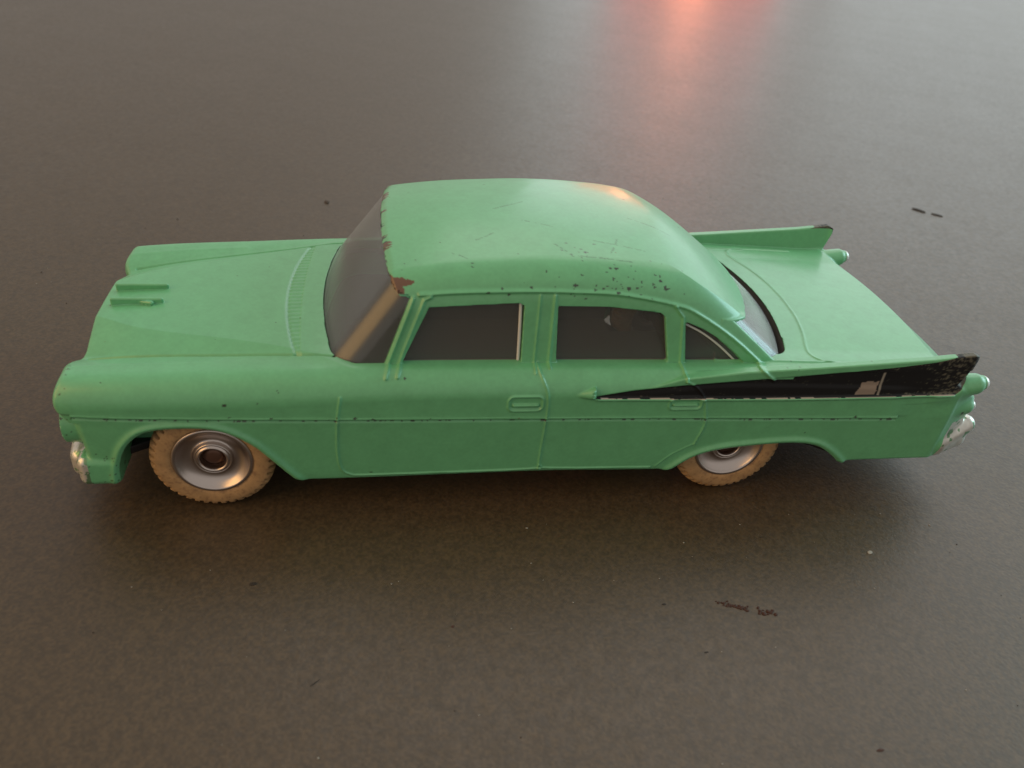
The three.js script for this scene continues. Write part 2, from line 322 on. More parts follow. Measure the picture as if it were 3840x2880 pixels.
// ------------------------------------------------------------------ surface nets over sparse blocks, on the z >= 0 half, then mirrored unless the field differs
function mesh(fn, lo, hi, h, reach) {
  const B = 8, nx = Math.ceil((hi[0] - lo[0]) / h / B) * B, ny = Math.ceil((hi[1] - lo[1]) / h / B) * B, nz = Math.ceil((hi[2] - lo[2]) / h / B) * B;
  const sx = nx + 1, sy = ny + 1, val = new Float32Array(sx * sy * (nz + 1)).fill(NaN), vid = new Int32Array(nx * ny * nz).fill(-1);
  const blocks = [], r = (Math.sqrt(3) / 2) * B * h * 1.25 + reach;
  for (let bk = 0; bk < nz; bk += B) for (let bj = 0; bj < ny; bj += B) for (let bi = 0; bi < nx; bi += B) {
    if (Math.abs(fn(lo[0] + (bi + B / 2) * h, lo[1] + (bj + B / 2) * h, lo[2] + (bk + B / 2) * h)) > r) continue;
    blocks.push([bi, bj, bk]);
    for (let k = bk; k <= bk + B; k++) for (let j = bj; j <= bj + B; j++) for (let i = bi; i <= bi + B; i++) {
      const n = (k * sy + j) * sx + i;
      if (val[n] !== val[n]) val[n] = fn(lo[0] + i * h, lo[1] + j * h, lo[2] + k * h);
    }
  }
  const pos = [], idx = [], off = [0, 1, sx, sx + 1, sx * sy, sx * sy + 1, sx * sy + sx, sx * sy + sx + 1];
  const E = [0, 1, 2, 3, 4, 5, 6, 7, 0, 2, 1, 3, 4, 6, 5, 7, 0, 4, 1, 5, 2, 6, 3, 7];
  for (const [bi, bj, bk] of blocks) for (let k = bk; k < bk + B; k++) for (let j = bj; j < bj + B; j++) for (let i = bi; i < bi + B; i++) {
    const n = (k * sy + j) * sx + i; let mask = 0;
    for (let c = 0; c < 8; c++) if (val[n + off[c]] < 0) mask |= 1 << c;
    if (mask === 0 || mask === 255) continue;
    let px = 0, py = 0, pz = 0, m = 0;
    for (let e = 0; e < 24; e += 2) {
      const a = E[e], b = E[e + 1];
      if (((mask >> a) & 1) === ((mask >> b) & 1)) continue;
      const va = val[n + off[a]], vb = val[n + off[b]], t = va / (va - vb);
      px += (a & 1) + ((b & 1) - (a & 1)) * t; py += ((a >> 1) & 1) + (((b >> 1) & 1) - ((a >> 1) & 1)) * t; pz += (a >> 2) + ((b >> 2) - (a >> 2)) * t; m++;
    }
    vid[(k * ny + j) * nx + i] = pos.length / 3;
    pos.push(lo[0] + (i + px / m) * h, lo[1] + (j + py / m) * h, lo[2] + (k + pz / m) * h);
  }
  const cell = (i, j, k) => vid[(k * ny + j) * nx + i];
  for (const [bi, bj, bk] of blocks) for (let k = bk; k < bk + B; k++) for (let j = bj; j < bj + B; j++) for (let i = bi; i < bi + B; i++) {
    const n = (k * sy + j) * sx + i, v = val[n] < 0;
    for (let a = 0; a < 3; a++) {
      const w = val[n + (a === 0 ? 1 : a === 1 ? sx : sx * sy)] < 0;
      if (v === w) continue;
      let q;
      if (a === 0) { if (!j || !k) continue; q = [cell(i, j - 1, k - 1), cell(i, j, k - 1), cell(i, j, k), cell(i, j - 1, k)]; }
      else if (a === 1) { if (!i || !k) continue; q = [cell(i - 1, j, k - 1), cell(i - 1, j, k), cell(i, j, k), cell(i, j, k - 1)]; }
      else { if (!i || !j) continue; q = [cell(i - 1, j - 1, k), cell(i, j - 1, k), cell(i, j, k), cell(i - 1, j, k)]; }
      if (q[0] < 0 || q[1] < 0 || q[2] < 0 || q[3] < 0) continue;
      if (v) idx.push(q[0], q[1], q[2], q[0], q[2], q[3]); else idx.push(q[0], q[2], q[1], q[0], q[3], q[2]);
    }
  }
  // pull the vertices onto the surface and take its normals there
  const N = pos.length, P = Float32Array.from(pos), Q = new Float32Array(N), e = 0.035, g = [0, 0, 0];
  const grad = (x, y, z) => {
    const a = fn(x + e, y - e, z - e), b = fn(x - e, y - e, z + e), c = fn(x - e, y + e, z - e), d = fn(x + e, y + e, z + e);
    g[0] = (a - b - c + d) / (4 * e); g[1] = (-a - b + c + d) / (4 * e); g[2] = (-a + b - c + d) / (4 * e);
    return (a + b + c + d) / 4;
  };
  for (let i = 0; i < N; i += 3) {
    for (let pass = 0; pass < 2; pass++) {
      const v = grad(P[i], P[i + 1], P[i + 2]), gg = g[0] * g[0] + g[1] * g[1] + g[2] * g[2];
      if (pass === 1 || gg < 0.05) break;
      const s = clamp(v / gg, -0.6 * h, 0.6 * h);
      P[i] -= s * g[0]; P[i + 1] -= s * g[1]; P[i + 2] -= s * g[2];
    }
    const l = Math.hypot(...g) || 1;
    Q[i] = g[0] / l; Q[i + 1] = g[1] / l; Q[i + 2] = g[2] / l;
  }
  return { P, Q, I: Uint32Array.from(idx) };
}
// cut a mesh along field = 0: [where the field is negative, the rest]
function cut(m, field) {
  const { P, Q, I } = m, n = P.length / 3, F = new Float32Array(n);
  let any = false;
  for (let i = 0; i < n; i++) { F[i] = field(P[3 * i], P[3 * i + 1], P[3 * i + 2], Q[3 * i], Q[3 * i + 1], Q[3 * i + 2]); if (F[i] < 0) any = true; if (F[i] === 0) F[i] = 1e-6; }
  if (!any) return [{ P: new Float32Array(0), Q: new Float32Array(0), I: new Uint32Array(0) }, m];
  const inI = [], outI = [], np = [], nq = [], seam = new Map();
  const mid = (a, b) => {
    const key = a < b ? a * 16777216 + b : b * 16777216 + a; let v = seam.get(key);
    if (v === undefined) {
      v = n + np.length / 3; seam.set(key, v);
      const t = F[a] / (F[a] - F[b]);
      for (let c = 0; c < 3; c++) { np.push(P[3 * a + c] + (P[3 * b + c] - P[3 * a + c]) * t); nq.push(Q[3 * a + c] + (Q[3 * b + c] - Q[3 * a + c]) * t); }
    }
    return v;
  };
  for (let t = 0; t < I.length; t += 3) {
    let a = I[t], b = I[t + 1], c = I[t + 2];
    const k = (F[a] < 0) + (F[b] < 0) + (F[c] < 0);
    if (k === 3) { inI.push(a, b, c); continue; }
    if (k === 0) { outI.push(a, b, c); continue; }
    while ((F[a] < 0) === (F[b] < 0) || (F[a] < 0) === (F[c] < 0)) { const x = a; a = b; b = c; c = x; }   // a is the odd one out
    const ab = mid(a, b), ac = mid(a, c), one = k === 1 ? inI : outI, two = k === 1 ? outI : inI;
    one.push(a, ab, ac); two.push(ab, b, c, ab, c, ac);
  }
  const P2 = new Float32Array(P.length + np.length), Q2 = new Float32Array(P2.length); P2.set(P); P2.set(np, P.length); Q2.set(Q); Q2.set(nq, Q.length);
  const pack = (idx) => {
    const map = new Int32Array(P2.length / 3).fill(-1), p = [], q = [], out = new Uint32Array(idx.length);
    for (let i = 0; i < idx.length; i++) {
      const v = idx[i];
      if (map[v] < 0) { map[v] = p.length / 3; p.push(P2[3 * v], P2[3 * v + 1], P2[3 * v + 2]); q.push(Q2[3 * v], Q2[3 * v + 1], Q2[3 * v + 2]); }
      out[i] = map[v];
    }
    return { P: Float32Array.from(p), Q: Float32Array.from(q), I: out };
  };
  return [pack(inI), pack(outI)];
}
function toGeometry(m, color) {
  const g = new THREE.BufferGeometry(), n = m.P.length;
  g.setAttribute('position', new THREE.BufferAttribute(m.P.map((v) => v * MM), 3));
  const l = m.Q.slice();
  for (let i = 0; i < n; i += 3) { const s = Math.hypot(l[i], l[i + 1], l[i + 2]) || 1; l[i] /= s; l[i + 1] /= s; l[i + 2] /= s; }
  g.setAttribute('normal', new THREE.BufferAttribute(l, 3));
  if (color) {
    const c = new Float32Array(n);
    for (let i = 0; i < n; i += 3) color(m.P[i], m.P[i + 1], m.P[i + 2], m.Q[i], m.Q[i + 1], m.Q[i + 2], c, i);
    g.setAttribute('color', new THREE.BufferAttribute(c, 3));
  }
  g.setIndex(new THREE.BufferAttribute(m.I, 1));
  return g;
}
const H = 0.155;
console.time('mesh');
let rest = mesh(body, [-48, 3.0, -22.4], [71, 33.4, 22.4], H, 0.55);
console.timeEnd('mesh'); console.log('triangles', rest.I.length / 3);

// ------------------------------------------------------------------ paint
const hash3 = (x, y, z) => { let h = Math.imul(x | 0, 374761393) ^ Math.imul(y | 0, 668265263) ^ Math.imul(z | 0, 2147483647 - 1013904223); h = Math.imul(h ^ (h >>> 13), 1274126177); return ((h ^ (h >>> 16)) >>> 0) / 4294967296; };
function noise(x, y, z) {
  const i = Math.floor(x), j = Math.floor(y), k = Math.floor(z), u = x - i, v = y - j, w = z - k, s = (t) => t * t * (3 - 2 * t), a = s(u), b = s(v), c = s(w);
  const L = (p, q, t) => p + (q - p) * t, at = (di, dj, dk) => hash3(i + di, j + dj, k + dk);
  return L(L(L(at(0, 0, 0), at(1, 0, 0), a), L(at(0, 1, 0), at(1, 1, 0), a), b), L(L(at(0, 0, 1), at(1, 0, 1), a), L(at(0, 1, 1), at(1, 1, 1), a), b), c);
}
const GREEN = [0.122, 0.395, 0.186], PRIMER = [0.12, 0.055, 0.025], DARK = [0.03, 0.045, 0.028], BLACK = [0.008, 0.008, 0.009], BARE = [0.42, 0.38, 0.32], SILVER = [0.62, 0.6, 0.55];
// chips: [x, y, z, radius] in millimetres, found again through a coarse hash grid
const chips = new Map();
function chip(x, y, z, r, kind) { const key = `${Math.floor(x)},${Math.floor(y)},${Math.floor(z)}`; if (!chips.has(key)) chips.set(key, []); chips.get(key).push([x, y, z, r, kind]); }
{
  const rand = rng(77), n = rest.P.length / 3, at = (i) => [rest.P[3 * i], rest.P[3 * i + 1], rest.P[3 * i + 2], rest.Q[3 * i], rest.Q[3 * i + 1], rest.Q[3 * i + 2]];
  const dens = (x, y, z, nx, ny, nz) => {
    let d = 0.0006;
    if (y > 27.8 && z > 11) d += x > 4 && x < 24 ? 0.16 * bead(Math.abs(y - 28.9), 0.8) * sstep(4, 18, x) + 0.006 : 0.004;   // worn near edge of the roof
    if (y > 30 && x > 10 && x < 22 && z > 9 && z < 14) d += 0.012;
    if (x < -20 && z > 17.3 && y > 16 && y < 18) d += 0.009;                                                                // fender flank
    if (x < -42.5 && z > 12) d += 0.05;
    if (z > 17 && Math.abs(y - trimY(x)) < 0.4) d += 0.02;                                                                   // trim bead
    if (y > 27.4 && y < 28.6 && z > 15) d += 0.03;
    if (x > 30 && y > 18 && z > 17.5 && y < 21) d += 0.012;
    if (x < -39 && y < 9 && z > 15) d += 0.12;
    return d;
  };
  for (let k = 0; k < n * 0.05; k++) {
    const i = (rand() * n) | 0, p = at(i), u = rand();
    if (u < dens(...p) * 4) { const r = 0.06 + 0.12 * rand() * rand() + (rand() < 0.05 ? 0.1 : 0); chip(p[0], p[1], p[2], r, rand() < 0.04 ? PRIMER : DARK); if (rand() < 0.35) chip(p[0] + 0.2, p[1] + 0.03, p[2], r * 0.7, DARK); }
  }
}
function chipped(x, y, z) {
  const i = Math.floor(x), j = Math.floor(y), k = Math.floor(z), wob = 0.8 + 0.5 * noise(x * 6, y * 6, z * 6);
  for (let a = -1; a <= 1; a++) for (let b = -1; b <= 1; b++) for (let c = -1; c <= 1; c++) {
    const list = chips.get(`${i + a},${j + b},${k + c}`);
    if (list) for (const s of list) if (Math.hypot(x - s[0], y - s[1], z - s[2]) < s[3] * wob) return s[4];
  }
  return null;
}
const bigChip = polygon([[-9, 29.1], [-7.3, 29.05], [-6.2, 28.85], [-5.4, 28.85], [-5.9, 28.5], [-6.5, 28.3], [-6.5, 27.7], [-9, 27.6]]);
const set = (c, i, a) => { c[i] = a[0]; c[i + 1] = a[1]; c[i + 2] = a[2]; };
const scratches = [[13.5, 12.4, 20.3, 13.0], [16, 9.0, 22, 10.4], [2, 8.6, 4.2, 7.1], [8, 4.2, 11.5, 5.9], [17.5, 11.5, 19, 8.2], [22, 2.0, 27, 4.5], [-1, 11.2, 0.6, 12.4], [11, 10, 12.8, 12.6], [5, 0.5, 9, -1.6]].map(([a, b, c, d]) => polyline([[a, b], [(a + c) / 2 + 0.15, (b + d) / 2], [c, d]]));
function paint(x, y, z, nx, ny, nz, c, i) {
  const mottled = 0.9 + 0.1 * noise(x * 0.8, y * 0.8, z * 0.8) + 0.11 * noise(x * 3.3, y * 3.3, z * 3.3);
  let col = [GREEN[0] * mottled, GREEN[1] * mottled, GREEN[2] * mottled];
  const bad = chipped(x, y, z);
  if (bad) col = bad;
  if (y > 27.2 && x < -3 && x > -9.5) {                                // primer showing at the near front corner of the roof, nicks along its front edge
    const back = x - (-17.35 + (y - 19) * 0.768 + 0.0085 * z * z), nick = noise(z * 1.1, 3, 7) * 0.65 + noise(z * 5, 1, 2) * 0.35;
    if (back < 0.02 + 2.0 * Math.max(0, nick - 0.62) && nick > 0.56 && ny > 0.2) col = nick > 0.74 ? PRIMER : DARK;
    if (z > 11 && bigChip(x, y) + 0.3 * (noise(x * 3, y * 3, 4) - 0.5) < 0) col = PRIMER;
  }
  if (y > 28.5 && ny > 0.5 && !bad) for (const s of scratches) if (s(x, z) < 0.085 && noise(x * 3, z * 3, 1) > 0.3) { col = [col[0] * 0.5, col[1] * 0.55, col[2] * 0.5]; break; }
  const az = Math.abs(z);
  if (az > 17.5 && x > -42.5 && x < 56) {                              // worn dashes along the trim line
    const t = trimY(x) - y;
    if (t > 0.14 && t < 0.42 && noise(x * 2.1, z > 0 ? 5 : 9, 1) * 0.6 + noise(x * 7, 2, 4) * 0.4 > 0.66) col = DARK;
  }
  set(c, i, col);
}
function flashPaint(x, y, z, nx, ny, nz, c, i) {
  const wear = noise(x * 1.6, y * 5, z) * 0.5 + noise(x * 6, y * 14, z * 3) * 0.5 - 0.08 + 0.27 * sstep(54, 63, x) + 0.2 * sstep(0.7, 0.1, -flashOutline(x, y)) * sstep(45, 60, x);
  let col = BLACK;
  if (wear > 0.8) col = [0.10, 0.095, 0.07]; else if (wear > 0.72) col = [0.035, 0.036, 0.028];
  const wob = 0.5 * (noise(x * 2, y * 2, 8) - 0.5); if (x > 48.6 + 0.3 * (y - 16.5) + wob && x < 51.4 + wob * 0.4 && y > 16.5 && y < 18.2 + wob) col = [0.25, 0.2, 0.16];   // square bare patch
  if (x > 51.6 && x < 52.0 && y > 16.4 && y < 19.6) col = [0.24, 0.22, 0.18];
  if (mouldingLine(x, y) < 0.16 && noise(x * 1.5, 3, 1) + 0.3 * noise(x * 7, 1, 2) > 0.5) col = BARE;
  set(c, i, col);
}
function silverPaint(x, y, z, nx, ny, nz, c, i) {
  const s = 0.85 + 0.3 * noise(x * 2, y * 2, z * 2), bad = noise(x * 1.7 + 9, y * 1.7, z * 1.7) > 0.74 || chipped(x, y, z);
  set(c, i, bad ? [0.16, 0.3, 0.17] : [SILVER[0] * s, SILVER[1] * s, SILVER[2] * s]);
}
const M = {
  paint: phys({ vertexColors: true, roughness: 0.45, clearcoat: 0.45, clearcoatRoughness: 0.2 }),
  black: phys({ vertexColors: true, roughness: 0.5, specularIntensity: 0.5 }),
  silver: phys({ vertexColors: true, roughness: 0.36, metalness: 0.6 }),
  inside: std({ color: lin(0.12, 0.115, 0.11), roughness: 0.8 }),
  glass: phys({ color: lin(0.75, 0.76, 0.74), roughness: 0.26, transmission: 0.965, thickness: 0, ior: 1.5 }),
  tyre: std({ color: lin(0.30, 0.155, 0.05), roughness: 0.75 }),
  hub: phys({ color: lin(0.5, 0.43, 0.39), roughness: 0.31, metalness: 1 }),
  axle: std({ color: lin(0.12, 0.06, 0.04), roughness: 0.45, metalness: 0.6 }),
  tin: std({ color: lin(0.015, 0.015, 0.016), roughness: 0.5 }),
};

// ------------------------------------------------------------------ the toy car: cut the casting into its parts
const car = thing('toy_car', 'old green die-cast toy saloon car with black fin flashes and chipped paint on the table', 'toy car');
const doorFront = polygon([[-13.0, 5.2], [-14.0, 6.4], [-14.3, 9.2], [-14.1, 13.8], [-13.8, 17.0], [-9.0, 19.2], [-7.8, 19.4], [-4.6, 27.65], [8.75, 27.85], [8.6, 19.5], [9.6, 18.4], [10.0, 16.9], [10.15, 13.3], [10.0, 6.2], [9.4, 5.5], [0, 5.25], [-11, 5.1]]);
const doorRear = polygon([[10.1, 5.7], [10.2, 13.3], [10.05, 16.9], [9.6, 18.4], [8.75, 19.5], [8.85, 27.85], [14, 27.8], [18.8, 27.5], [24.8, 26.4], [26.0, 25.2], [26.1, 24.3], [26.6, 18.6], [27.9, 17.8], [29.2, 16.2], [30.0, 13.4], [30.2, 11.9], [29.6, 9.0], [27, 7.3], [25.2, 5.3], [16, 5.35]]);
const lidOutline = polygon([[70, 0], ...spline([[47.2, 0], [46.9, 5], [46.0, 9.5], [44.9, 12.9], [44.6, 14.8], [45.4, 16.2], [48, 17.0], [56, 17.1]], 5), [70, 17.1]], 30);
const hoodOutline = polygon([[-46, 0], [-46, 11.2], [-42.2, 11.6], [-31, 13.0], [-21.7, 14.2], [-19, 14.6], ...spline([[-18.8, 14.4], [-20.0, 9], [-20.8, 4], [-21, 0]], 4)], 30);
const roofEdge = polygon([[-12, 28.0], [-4.8, 27.75], [0, 28.05], [7.9, 28.2], [14, 28.1], [18.8, 27.75], [25, 26.6], [28, 25.4], [32.9, 22.3], [37.6, 18.6], [40, 18.6], [42, 34], [-12, 34]], 40);
function take(field) { const [a, b] = cut(rest, field); rest = b; return a; }
const outer = (x, y, z) => cabin(x, y, Math.abs(z));
const partsList = [];
function claim(name, field, material, color, parent, label) {
  const m = take(field);
  if (!m.I.length) { console.log('EMPTY part', name); return null; }
  return part(name, toGeometry(m, color), material, parent, label);
}
console.time('cut');
// inside of the hollow casting
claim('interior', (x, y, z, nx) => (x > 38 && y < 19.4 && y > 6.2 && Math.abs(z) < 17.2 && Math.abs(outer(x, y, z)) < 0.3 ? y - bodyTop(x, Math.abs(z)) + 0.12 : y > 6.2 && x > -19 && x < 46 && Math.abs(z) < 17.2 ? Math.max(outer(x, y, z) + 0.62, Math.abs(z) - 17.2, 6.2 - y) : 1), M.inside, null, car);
claim('roof', (x, y, z) => (y > 18.7 && x > -12 && x < 45 ? Math.max(roofEdge(x, y), 18.7 - y) : 1), M.paint, paint, car, 'domed green roof with a chipped front edge');
for (const s of [1, -1]) {
  const side = (z) => 13.2 - s * z;
  claim('side_trim', (x, y, z) => (s * z > 17.5 && x > -42.6 && x < 56 ? Math.max(Math.abs(y - trimY(x) - 0.12) - 0.3, 17.5 - s * z, Math.abs(x - 6.7) - 49.2) : 1), M.paint, paint, car);
  const flash = take((x, y, z) => (s * z > 17.5 && x > 13 ? Math.max(flashOutline(x, y), halfWidth(x) - 1.0 - s * z) : 1));
  for (const [name, outline, handle] of [['front_door', doorFront, handleFront], ['rear_door', doorRear, handleRear]]) {
    const grip = take((x, y, z) => (s * z > 17 ? Math.max(handle(x, y) - 0.45, 17 - s * z) : 1));
    const door = claim(name, (x, y, z) => (s * z > 13 ? Math.max(outline(x, y), side(z)) : 1), M.paint, paint, car);
    part('door_handle', toGeometry(grip, paint), M.paint, door);
  }
  const fin = claim('tail_fin', (x, y, z) => (s * z > 15 && x > 26 && y > 15 ? Math.max(finOutline(x, y) - 0.35, 16.6 - s * z, 18.55 - y) : 1), M.paint, paint, car);
  part('fin_flash', toGeometry(flash, flashPaint), M.black, fin, 'worn black paint flash along the fin');
  claim('headlight', (x, y, z) => (x < -41 ? Math.max(Math.hypot(y - 11.6, s * z - 15.2) - 2.75, x + 42.2) : 1), M.silver, silverPaint, car);
  claim('tail_light', (x, y, z) => (x > 66 ? Math.max(Math.hypot(y - 16.95, s * z - 18.8) - 1.3, 67.2 - x) : 1), M.silver, silverPaint, car);
  claim('tail_light', (x, y, z) => (x > 66 ? Math.max(Math.hypot(y - 13.15, s * z - 18.4) - 1.05, 67.35 - x) : 1), M.silver, silverPaint, car);
  claim('bonnet_ornament', (x, y, z) => (x > -43 && x < -35 && y > 18 ? (s < 0 ? boxd(x, y, -z, -38.9, 19.9, 1.75, 3.4, 0.8, 0.5, 0.3) : boxd(x, y, z, -38.7, 19.9, 2.25, 3.3, 0.8, 0.85, 0.3)) : 1), M.paint, paint, car);
}
claim('front_bumper', (x, y, z) => (x < -38 ? Math.max(y - 8.1, x + 42.3 - 0.02 * (Math.abs(z) - 15)) : 1), M.silver, silverPaint, car, 'silver front bumper with worn paint');
claim('rear_bumper', (x, y, z) => (x > 61 ? Math.max(y - 11.2, 64.4 - x + (y - 7) * 0.12) : 1), M.silver, silverPaint, car, 'rear bumper with worn silver paint');
claim('grille', (x, y, z) => (x < -40 ? Math.max(Math.abs(z) - 11.6, Math.abs(y - 12) - 3.3, x + 41.5) : 1), M.silver, silverPaint, car);
claim('bonnet', (x, y, z, nx, ny) => (x < -15 && y > 16 ? Math.max(hoodOutline(x, Math.abs(z)), 16.3 - y) : 1), M.paint, paint, car);
claim('cowl_vent', (x, y, z) => { const u = x + 20.7 - 0.0092 * z * z; return x < -16 && y > 18 ? Math.max(-u - 0.1, u - 2.0, Math.abs(z) - 14.4) : 1; }, M.paint, paint, car);
claim('boot_lid', (x, y, z) => (x > 44 && y > 17 ? Math.max(lidOutline(x, Math.abs(z)), 17.3 - y) : 1), M.paint, paint, car);
part('body', toGeometry(rest, paint), M.paint, car, 'green body casting with fenders, pillars and wheel arches');
console.timeEnd('cut');

// glazing
{
  let gl = mesh(glazing, [-20, 15.5, -20], [47, 31.5, 20], 0.22, 0.1);
  const grab = (name, field, mat = M.glass) => { const [a, b] = cut(gl, field); gl = b; if (a.I.length) part(name, toGeometry(a), mat, car); else console.log('EMPTY', name); };
  for (const s of [1, -1]) {
    grab('side_window', (x, y, z) => (s * z > 12.5 ? Math.max(frontGlass(x, y) - 0.3, 12.5 - s * z) : 1));
    grab('side_window', (x, y, z) => (s * z > 12.5 ? Math.max(rearGlass(x, y) - 0.3, 12.5 - s * z) : 1));
    grab('side_window', (x, y, z) => (s * z > 12.5 ? Math.max(quarterGlass(x, y) - 0.25, 15.6 - s * z) : 1));
  }
  grab('windscreen', (x) => x - 5);
  part('rear_window', toGeometry(gl), M.glass, car);
}

// moulded edges of the plastic glazing that catch the light inside the quarter and front windows
for (const s of [1, -1]) {
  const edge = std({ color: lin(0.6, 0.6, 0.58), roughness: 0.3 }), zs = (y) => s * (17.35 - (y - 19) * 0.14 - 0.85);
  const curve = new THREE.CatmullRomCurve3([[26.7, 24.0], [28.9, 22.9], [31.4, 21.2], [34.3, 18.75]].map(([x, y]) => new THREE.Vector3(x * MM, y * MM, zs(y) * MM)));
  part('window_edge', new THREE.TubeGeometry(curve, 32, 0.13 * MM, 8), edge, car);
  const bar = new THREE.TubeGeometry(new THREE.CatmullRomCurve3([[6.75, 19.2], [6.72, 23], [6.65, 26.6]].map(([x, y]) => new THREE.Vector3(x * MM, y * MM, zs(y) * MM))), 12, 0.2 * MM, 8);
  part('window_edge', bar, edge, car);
}

// wheels: ribbed rubber tyre, spun metal hub, dark axle end
function lathe(profile, seg) { // profile in (radius, outwards), turned about z
  const g = new THREE.LatheGeometry(profile.map(([r, w]) => new THREE.Vector2(r * MM, w * MM)), seg); g.rotateX(Math.PI / 2); return g;
}
function tyreGeometry() {
  const prof = spline([[4.5, -0.25], [4.75, 0.0], [5.3, 0.1], [6.2, 0.05], [6.75, -0.2], [7.05, -0.6], [7.15, -1.2], [7.15, -2.4], [7.15, -3.6], [7.0, -4.3], [6.5, -4.75], [5, -4.8], [4.4, -4.6]], 4);
  const SEG = 41 * 8, rows = prof.length, pos = [], idx = [], rand = rng(5), wobble = Array.from({ length: 41 }, () => 0.75 + 0.5 * rand());
  for (let i = 0; i < SEG; i++) {
    const a = (i / SEG) * Math.PI * 2, k = Math.floor(i / 8), ph = (i % 8) / 8;
    const notch = (ph < 0.5 ? Math.sin((ph / 0.5) * Math.PI) : 0) * wobble[k];
    for (const [r, w] of prof) {
      const e = sstep(6.3, 6.9, r) * (w > -2 || w < -2.9 ? 1 : 0.15), rr = r - 0.75 * e * notch + 0.02 * Math.sin(a * 3 + 1);
      pos.push(Math.cos(a) * rr * MM, Math.sin(a) * rr * MM, w * MM);
    }
  }
  for (let i = 0; i < SEG; i++) for (let j = 0; j < rows - 1; j++) { const a = i * rows + j, b = ((i + 1) % SEG) * rows + j; idx.push(a, b, a + 1, b, b + 1, a + 1); }
  const g = new THREE.BufferGeometry(); g.setAttribute('position', new THREE.Float32BufferAttribute(pos, 3)); g.setIndex(idx); g.computeVertexNormals();
  const c = new Float32Array(pos.length);
  for (let i = 0; i < pos.length; i += 3) {
    const x = pos[i] / MM, y = pos[i + 1] / MM, z = pos[i + 2] / MM, n = noise(x * 1.2 + 7, y * 1.2, z * 1.2), m = noise(x * 4, y * 4, z * 4), t = 0.78 + 0.3 * n + 0.2 * m, d = clamp((m - 0.55) * 1.2, 0, 0.35);
    c[i] = 0.38 * t * (1 - d); c[i + 1] = 0.225 * t * (1 - d * 1.1); c[i + 2] = 0.098 * t * (1 - d);
  }
  g.setAttribute('color', new THREE.BufferAttribute(c, 3));
  return g;
}
const tyreGeo = tyreGeometry(), tyreMat = std({ vertexColors: true, roughness: 0.72 });
const hubGeo = lathe(spline([[4.62, -0.6], [4.62, -0.1], [4.5, 0.08], [4.25, 0.1], [4.1, -0.02], [3.95, -0.2], [3.5, -0.62], [3.0, -0.86], [2.6, -0.92], [2.35, -0.8], [2.2, -0.5], [2.08, -0.38], [1.96, -0.42], [1.86, -0.36], [1.72, -0.24], [1.58, -0.3], [1.48, -0.5], [1.42, -1.2]], 4).reverse(), 72);
const axleGeo = lathe(spline([[1.6, -1.3], [1.2, -1.25], [1.05, -0.95], [0.7, -0.75], [0.02, -0.68]], 3).reverse(), 32);
const wellGeo = lathe([[4.4, -4.6], [0.5, -4.5]], 32);
let first = null;
for (const s of [1, -1]) for (const x of WHEELS) {
  const w = new THREE.Group(); w.name = 'wheel'; car.add(w);
  w.position.set(x * MM, WHEEL_R * MM, s * WHEEL_OUT * MM); if (s < 0) w.rotation.y = Math.PI; 
  const spin = (x < 0 ? 0.3 : 1.1) + s;
  for (const [n, g, m] of [['tyre', tyreGeo, tyreMat], ['wheel_hub', hubGeo, M.hub], ['axle_end', axleGeo, M.axle]]) { const p = part(n, g, m, w); p.rotation.z = spin; }
}
for (const x of WHEELS) { const g = new THREE.CylinderGeometry(0.9 * MM, 0.9 * MM, 32 * MM, 16); g.rotateX(Math.PI / 2); const a = part('axle', g, M.axle, car); a.position.set(x * MM, WHEEL_R * MM, 0); }
{
  const sh = new THREE.Shape(); const pts = [[-41, -15], [-36, -12], [-21, -12], [-18, -17.5], [26, -17.5], [29, -12], [43, -12], [50, -17], [62, -16], [62, 16], [50, 17], [43, 12], [29, 12], [26, 17.5], [-18, 17.5], [-21, 12], [-36, 12], [-41, 15]];
  sh.setFromPoints(pts.map(([x, z]) => new THREE.Vector2(x * MM, z * MM)));
  const g = new THREE.ExtrudeGeometry(sh, { depth: 0.7 * MM, bevelEnabled: true, bevelSize: 0.25 * MM, bevelThickness: 0.25 * MM, bevelSegments: 2 }); g.rotateX(Math.PI / 2);
  part('baseplate', g, M.tin, car).position.y = 5.9 * MM;
}

// ------------------------------------------------------------------ table top
function tile(n, layers, seed, fn) {
  const data = new Uint8Array(n * n * 4), grids = layers.map(([p], k) => { const r = rng(seed + k * 17), g = new Float32Array(p * p); for (let i = 0; i < p * p; i++) g[i] = r(); return g; });
  for (let y = 0; y < n; y++) for (let x = 0; x < n; x++) {
    const v = layers.map(([p], k) => {
      const fx = (x / n) * p, fy = (y / n) * p, i = fx | 0, j = fy | 0, u = fx - i, w = fy - j, a = u * u * (3 - 2 * u), b = w * w * (3 - 2 * w), g = grids[k], i1 = (i + 1) % p, j1 = (j + 1) % p;
      return (g[j * p + i] * (1 - a) + g[j * p + i1] * a) * (1 - b) + (g[j1 * p + i] * (1 - a) + g[j1 * p + i1] * a) * b;
    });
    fn(v, data, (y * n + x) * 4);
  }
  const t = new THREE.DataTexture(data, n, n); t.magFilter = THREE.LinearFilter; t.wrapS = t.wrapT = THREE.RepeatWrapping; t.needsUpdate = true;
  return t;
}
const grain = tile(1024, [[512], [256], [40], [9]], 11, (v, d, i) => { const h = clamp(0.5 + (v[0] - 0.5) * 0.5 + (v[1] - 0.5) * 0.5 + (v[2] - 0.5) * 0.0, 0, 1) * 255; d[i] = d[i + 1] = d[i + 2] = h; d[i + 3] = 255; });
